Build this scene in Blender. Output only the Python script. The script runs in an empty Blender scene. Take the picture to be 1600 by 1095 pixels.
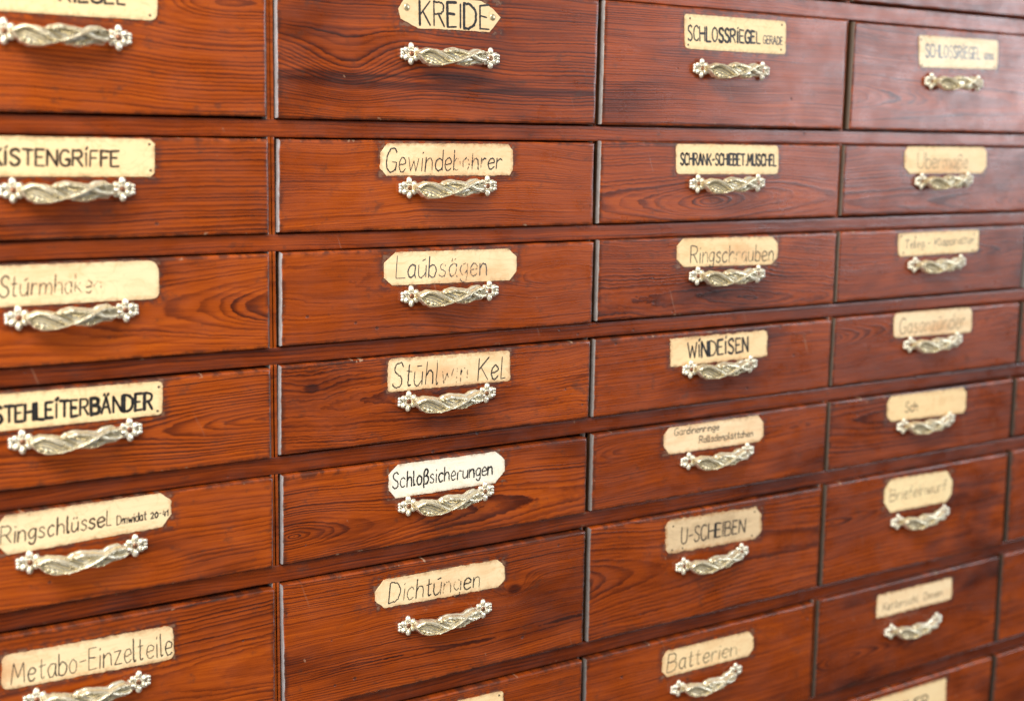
import bpy, bmesh, math, random
from mathutils import Matrix, Vector, noise

S = bpy.context.scene
COL = S.collection

# ------------------------------------------------------------------ camera
EYE_H = 1.40                      # height of the lens; the drawer fronts stand on the plane y = 0
cam = bpy.data.cameras.new('camera')
cam.sensor_width = 36.0
cam.lens = 47.1445
cam.clip_start, cam.clip_end = 0.01, 100.0
cam.dof.use_dof = True
cam.dof.focus_distance = 1.165
cam.dof.aperture_fstop = 3.6
camo = bpy.data.objects.new('camera', cam)
COL.objects.link(camo)
_r = Vector((0.83663806, -0.54749271, 0.01698487))
_u = Vector((0.07442281, 0.14433865, 0.98672570))
_f = Vector((0.54267670, 0.82426821, -0.16150515))
m = Matrix((( _r.x, _u.x, -_f.x, 0), (_r.y, _u.y, -_f.y, -1.0), (_r.z, _u.z, -_f.z, EYE_H), (0, 0, 0, 1)))
camo.matrix_world = m
S.camera = camo
S.render.resolution_x, S.render.resolution_y = 1024, 700

# ------------------------------------------------------------------ light: a room lit by daylight windows
W = bpy.data.worlds.new('World')
S.world = W
W.use_nodes = True
# unseen room shaped for reflections: bright above and left, dark where varnish mirrors it
_nt = W.node_tree
_tc = _nt.nodes.new('ShaderNodeTexCoord'); _sp = _nt.nodes.new('ShaderNodeSeparateXYZ'); _nt.links.new(_tc.outputs['Generated'], _sp.inputs[0])
def _wm(op, a, b_, clamp=False):
    n_ = _nt.nodes.new('ShaderNodeMath'); n_.operation = op; n_.use_clamp = clamp
    for k_, v_ in enumerate((a, b_)):
        if hasattr(v_, 'is_output'): _nt.links.new(v_, n_.inputs[k_])
        else: n_.inputs[k_].default_value = v_
    return n_.outputs[0]
def _wr(v, lo, hi, a, b_):
    n_ = _nt.nodes.new('ShaderNodeMapRange'); n_.interpolation_type = 'SMOOTHSTEP'
    _nt.links.new(v, n_.inputs[0])
    for k_, q_ in enumerate((lo, hi, a, b_)): n_.inputs[1 + k_].default_value = q_
    return n_.outputs[0]
_up = _wr(_sp.outputs[2], .18, .62, 0.0, .62)
_left = _wr(_sp.outputs[0], -.50, .05, .62, 0.0)
_floor = _wr(_sp.outputs[2], -.85, -.55, .16, 0.0)
_sum = _wm('ADD', _wm('MAXIMUM', _up, _left), _wm('ADD', _floor, .05))
_nt.links.new(_sum, _nt.nodes['Background'].inputs[1])
_nt.nodes['Background'].inputs[0].default_value = (1.0, 0.94, 0.85, 1)

def area_light(name, loc, target, sx, sy, power, colour):
    l = bpy.data.lights.new(name, 'AREA')
    l.shape = 'RECTANGLE'; l.size, l.size_y = sx, sy
    l.energy = power; l.color = colour
    o = bpy.data.objects.new(name, l); COL.objects.link(o)
    o.location = loc
    o.rotation_euler = (Vector(target) - Vector(loc)).to_track_quat('-Z', 'Y').to_euler()
    return o
area_light('window_light_front', (-0.65, -1.30, 3.05), (0.45, 0, 1.12), 1.8, 1.1, 80, (1.0, 0.95, 0.86))
area_light('window_light_right', (4.7, -2.3, 2.05), (0.9, 0, 1.30), 2.6, 1.7, 122, (0.84, 0.91, 1.0))
area_light('window_light_left', (-1.7, -0.95, 1.5), (0.6, 0, 1.25), 0.9, 1.6, 27, (1.0, 0.96, 0.90))

S.view_settings.view_transform = 'Standard'
S.view_settings.look = 'None'
S.view_settings.exposure = 0.0
S.view_settings.gamma = 1.0
S.view_settings.use_curve_mapping = False
S.render.engine = 'CYCLES'
S.cycles.max_bounces = 8

# ------------------------------------------------------------------ measured sizes (metres, on the plane of the drawer fronts; heights from the eye level)
DRAWERS = { '1,0':[[0.11445,0.13779],[0.42492,0.13779],[0.42492,0.25279],[0.11445,0.25279]],
 '1,1':[[0.11445,0.00696],[0.42434,0.00758],[0.42492,0.11802],[0.11445,0.11802]],
 '1,2':[[0.11445,-0.08366],[0.42503,-0.08416],[0.42531,-0.00959],[0.11445,-0.00919]],
 '1,3':[[0.11445,-0.17594],[0.42402,-0.17658],[0.42489,-0.10021],[0.11445,-0.09992]],
 '1,4':[[0.11445,-0.26693],[0.42455,-0.26782],[0.42475,-0.1933],[0.11445,-0.19274]],
 '1,5':[[0.11445,-0.35994],[0.42508,-0.36056],[0.42571,-0.28385],[0.11445,-0.28467]],
 '1,6':[[0.11445,-0.49193],[0.42492,-0.49193],[0.42607,-0.37933],[0.11445,-0.37755]],
 '1,7':[[0.11445,-0.62196],[0.42492,-0.62196],[0.42492,-0.50952],[0.11445,-0.50952]],
 '1,8':[[0.11445,-0.75282],[0.42492,-0.75282],[0.42492,-0.63982],[0.11445,-0.63982]],
 '2,0':[[0.43465,0.13779],[0.74656,0.13779],[0.74656,0.25279],[0.43465,0.25279]],
 '2,1':[[0.43416,0.00657],[0.74545,0.00686],[0.74656,0.11802],[0.43465,0.11802]],
 '2,2':[[0.43414,-0.08368],[0.74597,-0.08454],[0.74563,-0.00959],[0.43495,-0.00975]],
 '2,3':[[0.43535,-0.17611],[0.74781,-0.17677],[0.7478,-0.10031],[0.43617,-0.09975]],
 '2,4':[[0.43362,-0.2664],[0.74713,-0.26778],[0.74694,-0.19295],[0.4344,-0.19189]],
 '2,5':[[0.43451,-0.36013],[0.74633,-0.36091],[0.74566,-0.28637],[0.43519,-0.28372]],
 '2,6':[[0.43465,-0.49193],[0.74703,-0.49205],[0.74699,-0.37852],[0.43375,-0.37756]],
 '2,7':[[0.43465,-0.62196],[0.74656,-0.62196],[0.74741,-0.51],[0.43465,-0.50952]],
 '2,8':[[0.43465,-0.75282],[0.74656,-0.75282],[0.74656,-0.63982],[0.43465,-0.63982]],
 '3,0':[[0.75379,0.13779],[1.06691,0.13779],[1.06691,0.25279],[0.75379,0.25279]],
 '3,1':[[0.75364,0.00695],[1.06693,0.00734],[1.06596,0.11861],[0.75379,0.11802]],
 '3,2':[[0.75339,-0.084],[1.06672,-0.08379],[1.06594,-0.00907],[0.75362,-0.00776]],
 '3,3':[[0.75469,-0.17563],[1.06868,-0.1763],[1.068,-0.10005],[0.75444,-0.09912]],
 '3,4':[[0.75329,-0.26755],[1.06774,-0.26704],[1.06735,-0.19327],[0.75327,-0.19274]],
 '3,5':[[0.7542,-0.36019],[1.06787,-0.36056],[1.06738,-0.2842],[0.75399,-0.28458]],
 '3,6':[[0.75441,-0.49221],[1.06807,-0.49201],[1.06619,-0.37819],[0.75365,-0.37707]],
 '3,7':[[0.75379,-0.62196],[1.06686,-0.62299],[1.06425,-0.50997],[0.75296,-0.50978]],
 '3,8':[[0.75379,-0.75282],[1.06691,-0.75282],[1.06691,-0.63982],[0.75379,-0.63982]],
 '4,0':[[1.07485,0.13779],[1.38676,0.13779],[1.38676,0.25279],[1.07485,0.25279]],
 '4,1':[[1.07817,0.00725],[1.38676,0.00696],[1.38676,0.11802],[1.07807,0.11746]],
 '4,2':[[1.07382,-0.08313],[1.38676,-0.08366],[1.38676,-0.00919],[1.07386,-0.00903]],
 '4,3':[[1.07403,-0.17537],[1.38514,-0.17487],[1.38676,-0.09992],[1.07344,-0.09968]],
 '4,4':[[1.07385,-0.26665],[1.38783,-0.26702],[1.38664,-0.19286],[1.07371,-0.19233]],
 '4,5':[[1.07525,-0.3604],[1.38664,-0.35898],[1.3854,-0.2858],[1.07344,-0.28392]],
 '4,6':[[1.07621,-0.4918],[1.38968,-0.49324],[1.38622,-0.37753],[1.07481,-0.37662]],
 '4,7':[[1.07451,-0.62262],[1.3879,-0.62152],[1.385,-0.5088],[1.07349,-0.50827]],
 '4,8':[[1.07485,-0.75282],[1.38676,-0.75282],[1.38695,-0.6398],[1.07485,-0.63982]],
 '5,0':[[1.39601,0.13779],[1.70801,0.13779],[1.70801,0.25279],[1.39601,0.25279]],
 '5,1':[[1.39601,0.00696],[1.70801,0.00696],[1.70801,0.11802],[1.39601,0.11802]],
 '5,2':[[1.39601,-0.08366],[1.70801,-0.08366],[1.70801,-0.00919],[1.39601,-0.00919]],
 '5,3':[[1.39601,-0.17594],[1.70801,-0.17594],[1.70801,-0.09992],[1.39601,-0.09992]],
 '5,4':[[1.39601,-0.26693],[1.70801,-0.26693],[1.70801,-0.19274],[1.39601,-0.19274]],
 '5,5':[[1.3954,-0.35773],[1.70801,-0.35994],[1.70801,-0.28467],[1.3934,-0.28571]],
 '5,6':[[1.39929,-0.49238],[1.70801,-0.49193],[1.70801,-0.37755],[1.39541,-0.37641]],
 '5,7':[[1.39581,-0.62044],[1.70801,-0.62196],[1.70801,-0.50952],[1.39429,-0.50818]],
 '5,8':[[1.39601,-0.75282],[1.70801,-0.75282],[1.70801,-0.63982],[1.3964,-0.64]]}
PLATES = { '1,1':[[0.21666,0.10185],[0.33925,0.10409],[0.33779,0.07589],[0.21553,0.07627]],
 '1,2':[[0.20746,-0.00944],[0.33399,-0.01069],[0.33281,-0.03882],[0.20617,-0.03807]],
 '1,3':[[0.20462,-0.10137],[0.33416,-0.10178],[0.3343,-0.1312],[0.20328,-0.13114]],
 '1,4':[[0.20571,-0.19447],[0.33526,-0.19526],[0.33418,-0.22169],[0.20451,-0.22178]],
 '1,5':[[0.20707,-0.28536],[0.33931,-0.28412],[0.33951,-0.31149],[0.20576,-0.31554]],
 '1,6':[[0.20768,-0.39229],[0.33843,-0.39369],[0.33911,-0.42209],[0.20612,-0.41939]],
 '2,2':[[0.52441,-0.01218],[0.65504,-0.01137],[0.65615,-0.03906],[0.52355,-0.03873]],
 '2,3':[[0.52767,-0.10277],[0.66103,-0.10353],[0.66163,-0.13203],[0.52772,-0.13089]],
 '2,4':[[0.53201,-0.19368],[0.65569,-0.19553],[0.6568,-0.22338],[0.53115,-0.22251]],
 '2,5':[[0.53223,-0.28724],[0.65181,-0.28771],[0.65293,-0.31673],[0.53281,-0.31729]],
 '2,6':[[0.51914,-0.38907],[0.65364,-0.39036],[0.65465,-0.41699],[0.51916,-0.41492]],
 '2,7':[[0.52189,-0.51663],[0.65462,-0.52001],[0.65571,-0.54738],[0.52191,-0.54417]],
 '3,1':[[0.84629,0.11157],[0.97836,0.11224],[0.97998,0.07974],[0.84842,0.07945]],
 '3,2':[[0.84165,-0.00969],[0.976,-0.01008],[0.97795,-0.03896],[0.84349,-0.03828]],
 '3,3':[[0.84735,-0.10046],[0.98156,-0.10196],[0.98295,-0.13073],[0.84867,-0.12815]],
 '3,4':[[0.84348,-0.19831],[0.97283,-0.19848],[0.97459,-0.22561],[0.84522,-0.22672]],
 '3,5':[[0.83897,-0.28762],[0.97333,-0.28724],[0.97516,-0.31569],[0.8411,-0.31463]],
 '3,6':[[0.84586,-0.38266],[0.97695,-0.38641],[0.97804,-0.4208],[0.84749,-0.41827]],
 '3,7':[[0.84851,-0.52162],[0.97405,-0.5233],[0.97576,-0.55072],[0.84878,-0.5498]],
 '4,1':[[1.17534,0.10913],[1.30923,0.11],[1.31146,0.07767],[1.17969,0.07534]],
 '4,2':[[1.16412,-0.00953],[1.30273,-0.00915],[1.30558,-0.0389],[1.1669,-0.03886]],
 '4,3':[[1.16268,-0.10364],[1.29926,-0.10328],[1.30153,-0.12847],[1.16512,-0.12977]],
 '4,4':[[1.16418,-0.1923],[1.29731,-0.19277],[1.30006,-0.22267],[1.16622,-0.22008]],
 '4,5':[[1.16185,-0.28644],[1.29743,-0.28722],[1.30028,-0.31843],[1.16397,-0.31559]],
 '4,6':[[1.16582,-0.38261],[1.28419,-0.38585],[1.28521,-0.42358],[1.16834,-0.42231]],
 '4,7':[[1.16591,-0.5191],[1.29712,-0.52038],[1.29953,-0.54751],[1.16669,-0.54721]],
 '4,8':[[1.16259,-0.64755],[1.29944,-0.64796],[1.30251,-0.68294],[1.16566,-0.68309]],
 '2,1':[[0.54757,0.10691],[0.58761,0.10905],[0.6205,0.10857],[0.63223,0.10293],[0.64032,0.09592],[0.62932,0.08307],[0.59102,0.08305],[0.5593,0.08253],[0.54263,0.08943],[0.54063,0.0974]]}
PULLS = { '1,1':[[0.22778,0.06244],[0.30771,0.06193]],
 '1,2':[[0.22921,-0.04797],[0.30727,-0.04792]],
 '1,3':[[0.22933,-0.13963],[0.30711,-0.13852]],
 '1,4':[[0.22835,-0.23109],[0.30738,-0.23055]],
 '1,5':[[0.22988,-0.32289],[0.3089,-0.32267]],
 '1,6':[[0.2305,-0.43122],[0.30855,-0.43423]],
 '2,1':[[0.55147,0.06152],[0.62878,0.06104]],
 '2,2':[[0.55037,-0.04896],[0.62761,-0.04796]],
 '2,3':[[0.55273,-0.14081],[0.63114,-0.14012]],
 '2,4':[[0.55041,-0.23159],[0.62965,-0.23179]],
 '2,5':[[0.5509,-0.32522],[0.62957,-0.32273]],
 '2,6':[[0.55128,-0.43503],[0.62916,-0.43398]],
 '2,7':[[0.55261,-0.564],[0.63105,-0.56563]],
 '3,1':[[0.86834,0.06193],[0.94673,0.06238]],
 '3,2':[[0.86928,-0.04772],[0.94767,-0.04732]],
 '3,3':[[0.87345,-0.13754],[0.95347,-0.13902]],
 '3,4':[[0.86934,-0.23043],[0.94866,-0.23153]],
 '3,5':[[0.87147,-0.32414],[0.94984,-0.32312]],
 '3,6':[[0.87006,-0.43344],[0.94866,-0.43096]],
 '3,7':[[0.86953,-0.56439],[0.9474,-0.56234]],
 '4,1':[[1.19794,0.06086],[1.27575,0.06102]],
 '4,2':[[1.19283,-0.0472],[1.26995,-0.04601]],
 '4,3':[[1.1903,-0.1393],[1.26733,-0.13908]],
 '4,4':[[1.19157,-0.22902],[1.27087,-0.22882]],
 '4,5':[[1.1893,-0.32243],[1.26732,-0.32244]],
 '4,6':[[1.19019,-0.43455],[1.26955,-0.43442]],
 '4,7':[[1.19124,-0.56648],[1.27004,-0.56751]],
 '4,8':[[1.18854,-0.70168],[1.26772,-0.70397]]}

# ------------------------------------------------------------------ node helpers
class N:
    """tiny helper that writes maths as nodes"""
    def __init__(s, nt): s.nt = nt
    def new(s, t, **kw):
        n = s.nt.nodes.new(t)
        for k, v in kw.items(): setattr(n, k, v)
        return n
    def put(s, sock, v):
        if v is None: return
        if hasattr(v, 'is_output'): s.nt.links.new(v, sock)
        else: sock.default_value = v
    def m(s, op, a, b=None, c=None, clamp=False):
        n = s.new('ShaderNodeMath', operation=op, use_clamp=clamp)
        s.put(n.inputs[0], a); s.put(n.inputs[1], b); s.put(n.inputs[2], c)
        return n.outputs[0]
    def add(s, a, b): return s.m('ADD', a, b)
    def sub(s, a, b): return s.m('SUBTRACT', a, b)
    def mul(s, a, b): return s.m('MULTIPLY', a, b)
    def smooth(s, v, lo, hi, a=0.0, b=1.0):
        n = s.new('ShaderNodeMapRange', interpolation_type='SMOOTHSTEP', clamp=True)
        s.put(n.inputs[0], v); s.put(n.inputs[1], lo); s.put(n.inputs[2], hi); s.put(n.inputs[3], a); s.put(n.inputs[4], b)
        return n.outputs[0]
    def vec(s, x, y, z):
        n = s.new('ShaderNodeCombineXYZ')
        for i, v in enumerate((x, y, z)): s.put(n.inputs[i], v)
        return n.outputs[0]
    def noise(s, v, scale=1.0, detail=3.0, rough=0.5, dist=0.0):
        n = s.new('ShaderNodeTexNoise')
        s.put(n.inputs['Vector'], v); s.put(n.inputs['Scale'], scale); s.put(n.inputs['Detail'], detail)
        s.put(n.inputs['Roughness'], rough); s.put(n.inputs['Distortion'], dist)
        return n.outputs[0]
    def mix(s, f, a, b, mode='MIX'):
        n = s.new('ShaderNodeMix', data_type='RGBA', blend_type=mode)
        s.put(n.inputs[0], f); s.put(n.inputs[6], a); s.put(n.inputs[7], b)
        return n.outputs[2]
    def ramp(s, v, stops):
        n = s.new('ShaderNodeValToRGB')
        e = n.color_ramp.elements
        while len(e) > 1: e.remove(e[0])
        e[0].position, e[0].color = stops[0][0], (*stops[0][1], 1) if len(stops[0][1]) == 3 else stops[0][1]
        for p, c in stops[1:]:
            q = e.new(p); q.color = (*c, 1)
        s.put(n.inputs[0], v)
        return n.outputs[0]

# ------------------------------------------------------------------ varnished pine, as one node group fed with the lie of the grain of each board
def make_pine_group():
    g = bpy.data.node_groups.new('varnished_pine', 'ShaderNodeTree')
    def inp(name, v, kind='NodeSocketFloat'):
        s_ = g.interface.new_socket(name, in_out='INPUT', socket_type=kind)
        s_.default_value = v
    for nm, v in (('Seed', 0), ('Heart Z', 0.03), ('Depth', 0.01), ('Slope', 0.12), ('Heart X', 0), ('Rings', 240), ('Waviness', 1.0),
                  ('Knot X', 9), ('Knot Z', 9), ('Knot Size', 0.01), ('Knot Lift', 0.0), ('Contrast', 1.0), ('Stripe Z', 9), ('Stripe Width', .01),
                  ('Card X', 9), ('Card Z', 9), ('Card W', 0.05), ('Card H', 0.01), ('Card Turn', 0.0), ('Darkness', 0.0), ('Redness', 0.0), ('Blotch', 0.3)):
        inp(nm, float(v))
    inp('Half Width', .156); inp('Height', .075); inp('Edge Dirt', 1.0)
    inp('Edge Colour', (.30, .27, .26, 1), 'NodeSocketColor')
    g.interface.new_socket('Shader', in_out='OUTPUT', socket_type='NodeSocketShader')
    n = N(g)
    gi = n.new('NodeGroupInput'); go = n.new('NodeGroupOutput')
    I = gi.outputs
    tc = n.new('ShaderNodeTexCoord')
    sp = n.new('ShaderNodeSeparateXYZ'); g.links.new(tc.outputs['Object'], sp.inputs[0])
    x, y, z = sp.outputs
    seed = n.mul(I['Seed'], 7.31)
    # knot: a bump in the ring field
    kx = n.m('DIVIDE', n.sub(x, I['Knot X']), n.mul(I['Knot Size'], 1.9))
    kz = n.m('DIVIDE', n.sub(z, I['Knot Z']), I['Knot Size'])
    kd = n.add(n.mul(kx, kx), n.mul(kz, kz))
    kb = n.m('EXPONENT', n.mul(kd, -0.5))
    # slow and quick wander of the fibres
    w1 = n.sub(n.noise(n.vec(n.mul(x, 4.5), n.mul(z, 9.0), seed), 1.0, 2.0, .5), .5)
    w2 = n.sub(n.noise(n.vec(n.mul(x, 22.0), n.mul(z, 50.0), n.add(seed, 3.1)), 1.0, 2.0, .5), .5)
    w3 = n.sub(n.noise(n.vec(n.mul(x, 130.0), n.mul(z, 260.0), n.add(seed, 5.7)), 1.0, 2.0, .5), .5)
    zz = n.add(n.sub(z, I['Heart Z']), n.mul(w1, n.mul(I['Waviness'], .020)))
    ux = n.sub(x, I['Heart X'])
    ux = n.m('DIVIDE', ux, n.add(1.0, n.mul(n.m('ABSOLUTE', ux), 9.0)))
    dd = n.add(n.add(I['Depth'], n.mul(I['Slope'], ux)), n.mul(w1, n.mul(I['Waviness'], .006)))
    dd = n.add(dd, n.mul(y, .8))
    r = n.m('SQRT', n.add(n.mul(zz, zz), n.mul(dd, dd)))
    r = n.add(r, n.mul(w2, n.mul(I['Waviness'], .0030)))
    r = n.add(r, n.mul(w3, n.mul(I['Waviness'], .0016)))
    r = n.add(r, n.mul(kb, I['Knot Lift']))
    rr = n.mul(r, n.mul(I['Rings'], 1.6))
    rr = n.add(rr, n.mul(n.noise(n.vec(n.mul(rr, .35), seed, 0.0), 1.0, 1.0), 2.2))       # uneven ring widths
    ring = n.m('FRACT', rr)
    ringid = n.m('FLOOR', rr)
    wn = n.new('ShaderNodeTexWhiteNoise', noise_dimensions='2D')
    n.put(wn.inputs['Vector'], n.vec(ringid, seed, 0.0))
    late = n.mul(n.m('POWER', n.smooth(ring, .15, .88), 1.5), n.smooth(ring, .88, 1.0, 1.0, 0.0))
    late = n.mul(late, n.add(.22, n.mul(wn.outputs[0], .95)))
    late = n.mul(late, n.smooth(n.noise(n.vec(n.mul(x, 9.0), n.mul(z, 25.0), n.add(seed, 9.0)), 1.0, 2.0), .25, .6, .35, 1.0))
    fib = n.noise(n.vec(n.mul(x, 26.0), n.mul(n.add(z, n.mul(w1, .03)), 1500.0), seed), 1.0, 3.0, .65)
    fib2 = n.noise(n.vec(n.mul(x, 9.0), n.mul(n.add(z, n.mul(w1, .03)), 330.0), n.add(seed, 1.7)), 1.0, 2.0, .6)
    val = n.add(n.mul(n.mul(late, I['Contrast']), .72), n.mul(n.sub(fib, .5), .55))
    val = n.add(val, n.mul(n.sub(fib2, .5), .62))
    tone = n.noise(n.vec(n.mul(x, 3.2), n.mul(z, 11.0), n.add(seed, 91.0)), 1.0, 2.0, .5)
    val = n.add(val, n.mul(n.sub(tone, .5), .75))
    bl = n.noise(n.vec(n.mul(x, 6.0), n.mul(z, 17.0), n.add(seed, 21.0)), 1.0, 3.0, .55)
    val = n.add(val, n.mul(n.smooth(bl, .52, .74), I['Blotch']))
    st = n.m('DIVIDE', n.sub(n.add(z, n.mul(w1, .02)), I['Stripe Z']), I['Stripe Width'])
    val = n.add(val, n.mul(n.smooth(n.m('ABSOLUTE', st), .3, 1.0, 1.0, 0.0), n.smooth(n.noise(n.vec(n.mul(x, 7.), n.mul(z, 150.), seed), 1.0, 2.0), .35, .6, 0.0, .55)))
    val = n.add(val, n.mul(n.smooth(kd, .05, .35, 1.0, 0.0), n.smooth(I['Knot Lift'], .0005, .004, 0.0, .45)))
    val = n.add(val, I['Darkness'])
    col = n.ramp(n.add(n.mul(val, .8), .12), [(0.0, (.44, .085, .0065)), (.22, (.310, .0540, .0055)), (.46, (.168, .0280, .0042)), (.72, (.076, .0128, .0038)), (1.0, (.030, .0075, .0042))])
    col = n.mix(I['Redness'], col, (.80, .60, 1.0, 1), 'MULTIPLY')
    # the grimy rim that glue and fingers left round the paper label
    ct = n.m('COSINE', I['Card Turn']); sn = n.m('SINE', I['Card Turn'])
    px = n.sub(x, I['Card X']); pz = n.sub(z, I['Card Z'])
    ax = n.add(n.mul(px, ct), n.mul(pz, sn)); az = n.sub(n.mul(pz, ct), n.mul(px, sn))
    qx = n.m('MAXIMUM', n.sub(n.m('ABSOLUTE', ax), I['Card W']), 0.0)
    qz = n.m('MAXIMUM', n.sub(n.m('ABSOLUTE', az), I['Card H']), 0.0)
    sd = n.m('SQRT', n.add(n.mul(qx, qx), n.mul(qz, qz)))
    gn = n.noise(n.vec(n.mul(x, 120.0), n.mul(z, 160.0), seed), 1.0, 4.0, .65)
    rim = n.mul(n.smooth(sd, .0005, .0085, 1.0, 0.0), n.smooth(gn, .40, .56))
    col = n.mix(n.mul(rim, .75), col, (.050, .022, .019, 1))
    rim2 = n.mul(n.smooth(sd, .0002, .0022, 1.0, 0.0), n.smooth(gn, .50, .60))
    col = n.mix(n.mul(rim2, .55), col, (.30, .16, .095, 1))
    # dents, nail holes and old scratches
    vo = n.new('ShaderNodeTexVoronoi'); n.put(vo.inputs['Vector'], n.vec(x, seed, n.mul(z, 1.25))); n.put(vo.inputs['Scale'], 46.0)
    vs = n.new('ShaderNodeSeparateColor'); g.links.new(vo.outputs['Color'], vs.inputs[0])
    dotr = n.add(.025, n.mul(vs.outputs[1], .075))
    hole = n.mul(n.smooth(n.sub(vo.outputs['Distance'], dotr), -.02, .015, 1.0, 0.0), n.m('GREATER_THAN', vs.outputs[0], .72))
    col = n.mix(n.mul(hole, .70), col, (.040, .017, .013, 1))
    vo2 = n.new('ShaderNodeTexVoronoi'); n.put(vo2.inputs['Vector'], n.vec(n.add(x, n.mul(z, .35)), n.add(seed, 40.0), n.mul(z, .55))); n.put(vo2.inputs['Scale'], 58.0)
    vs2 = n.new('ShaderNodeSeparateColor'); g.links.new(vo2.outputs['Color'], vs2.inputs[0])
    nick = n.mul(n.smooth(vo2.outputs['Distance'], .03, .075, 1.0, 0.0), n.m('GREATER_THAN', vs2.outputs[0], .78))
    col = n.mix(n.mul(nick, n.smooth(gn, .42, .58, 0.0, .65)), col, (.38, .20, .12, 1))
    sc = n.noise(n.vec(n.add(n.mul(x, 260.0), n.mul(z, 90.0)), n.mul(z, 14.0), n.add(seed, 50.0)), 1.0, 1.0)
    scr = n.mul(n.smooth(sc, .735, .77), n.smooth(n.noise(n.vec(n.mul(x, 14.), n.mul(z, 14.), n.add(seed, 60.)), 1.0, 1.0), .55, .68))
    col = n.mix(n.mul(scr, .32), col, (.34, .17, .10, 1))
    dirt = n.noise(n.vec(n.mul(x, 55.0), n.mul(z, 80.0), n.add(seed, 30.0)), 1.0, 5.0, .7)
    col = n.mix(n.smooth(dirt, .56, .72, 0.0, .50), col, (.060, .026, .017, 1))
    # dirt and chips along the edges of the front
    ez = n.m('MINIMUM', z, n.sub(I['Height'], z)); ex = n.sub(I['Half Width'], n.m('ABSOLUTE', x))
    ed = n.m('MINIMUM', ez, ex)
    en2 = n.noise(n.vec(n.mul(x, 90.0), n.mul(z, 90.0), n.add(seed, 77.0)), 1.0, 4.0, .65)
    col = n.mix(n.mul(n.smooth(ed, .0004, .0050, 1.0, 0.0), n.mul(I['Edge Dirt'], n.smooth(en2, .40, .62, 0.0, .75))), col, (.040, .015, .010, 1))
    chip = n.mul(n.smooth(ed, .0010, .0032, 1.0, 0.0), n.smooth(n.noise(n.vec(n.mul(x, 150.0), n.mul(z, 150.0), n.add(seed, 83.0)), 1.0, 3.0, .6), .63, .68))
    col = n.mix(n.mul(n.mul(chip, n.smooth(n.noise(n.vec(n.mul(x, 16.0), n.mul(z, 16.0), n.add(seed, 17.0)), 1.0, 2.0), .50, .64)), n.mul(I['Edge Dirt'], .75)), col, (.42, .27, .17, 1))
    # worn side faces, greyed to carry a painted sheen, dark brown further back
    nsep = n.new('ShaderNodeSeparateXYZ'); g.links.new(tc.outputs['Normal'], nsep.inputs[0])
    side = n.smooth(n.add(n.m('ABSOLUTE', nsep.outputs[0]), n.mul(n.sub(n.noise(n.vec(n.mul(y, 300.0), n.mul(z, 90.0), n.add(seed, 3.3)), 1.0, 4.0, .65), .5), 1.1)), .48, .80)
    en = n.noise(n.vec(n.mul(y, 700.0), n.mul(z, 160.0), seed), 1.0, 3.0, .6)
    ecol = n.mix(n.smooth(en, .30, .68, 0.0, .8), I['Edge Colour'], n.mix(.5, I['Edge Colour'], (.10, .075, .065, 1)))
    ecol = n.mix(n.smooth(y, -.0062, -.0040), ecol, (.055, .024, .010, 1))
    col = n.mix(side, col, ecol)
    bs = n.new('ShaderNodeBsdfPrincipled')
    n.put(bs.inputs['Base Color'], col)
    ro = n.add(n.smooth(n.noise(n.vec(n.mul(x, 28.0), n.mul(z, 40.0), n.add(seed, 12.0)), 1.0, 4.0, .6), .3, .7, .26, .50), n.mul(hole, .2))
    n.put(bs.inputs['Roughness'], ro)
    n.put(bs.inputs['Specular IOR Level'], .36)
    n.put(bs.inputs['Coat Weight'], .26); n.put(bs.inputs['Coat Roughness'], .16)
    bh = n.add(n.mul(late, .35), n.mul(fib, .5))
    bh = n.sub(bh, n.mul(hole, 2.2)); bh = n.sub(bh, n.mul(scr, .4)); bh = n.add(bh, n.mul(dirt, .5))
    bu = n.new('ShaderNodeBump'); n.put(bu.inputs['Strength'], .40); n.put(bu.inputs['Distance'], .0006); n.put(bu.inputs['Height'], bh)
    g.links.new(bu.outputs[0], bs.inputs['Normal'])
    # the clear coat lies smoother than the fibres below it
    bu2 = n.new('ShaderNodeBump'); n.put(bu2.inputs['Strength'], .12); n.put(bu2.inputs['Distance'], .0006); n.put(bu2.inputs['Height'], bh)
    g.links.new(bu2.outputs[0], bs.inputs['Coat Normal'])
    g.links.new(bs.outputs[0], go.inputs[0])
    return g
PINE = make_pine_group()

def pine(name, **kw):
    mt = bpy.data.materials.new(name); mt.use_nodes = True
    nt = mt.node_tree
    nt.nodes.clear()
    gn = nt.nodes.new('ShaderNodeGroup'); gn.node_tree = PINE
    out = nt.nodes.new('ShaderNodeOutputMaterial')
    nt.links.new(gn.outputs[0], out.inputs[0])
    for k, v in kw.items(): gn.inputs[k].default_value = v
    return mt

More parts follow.
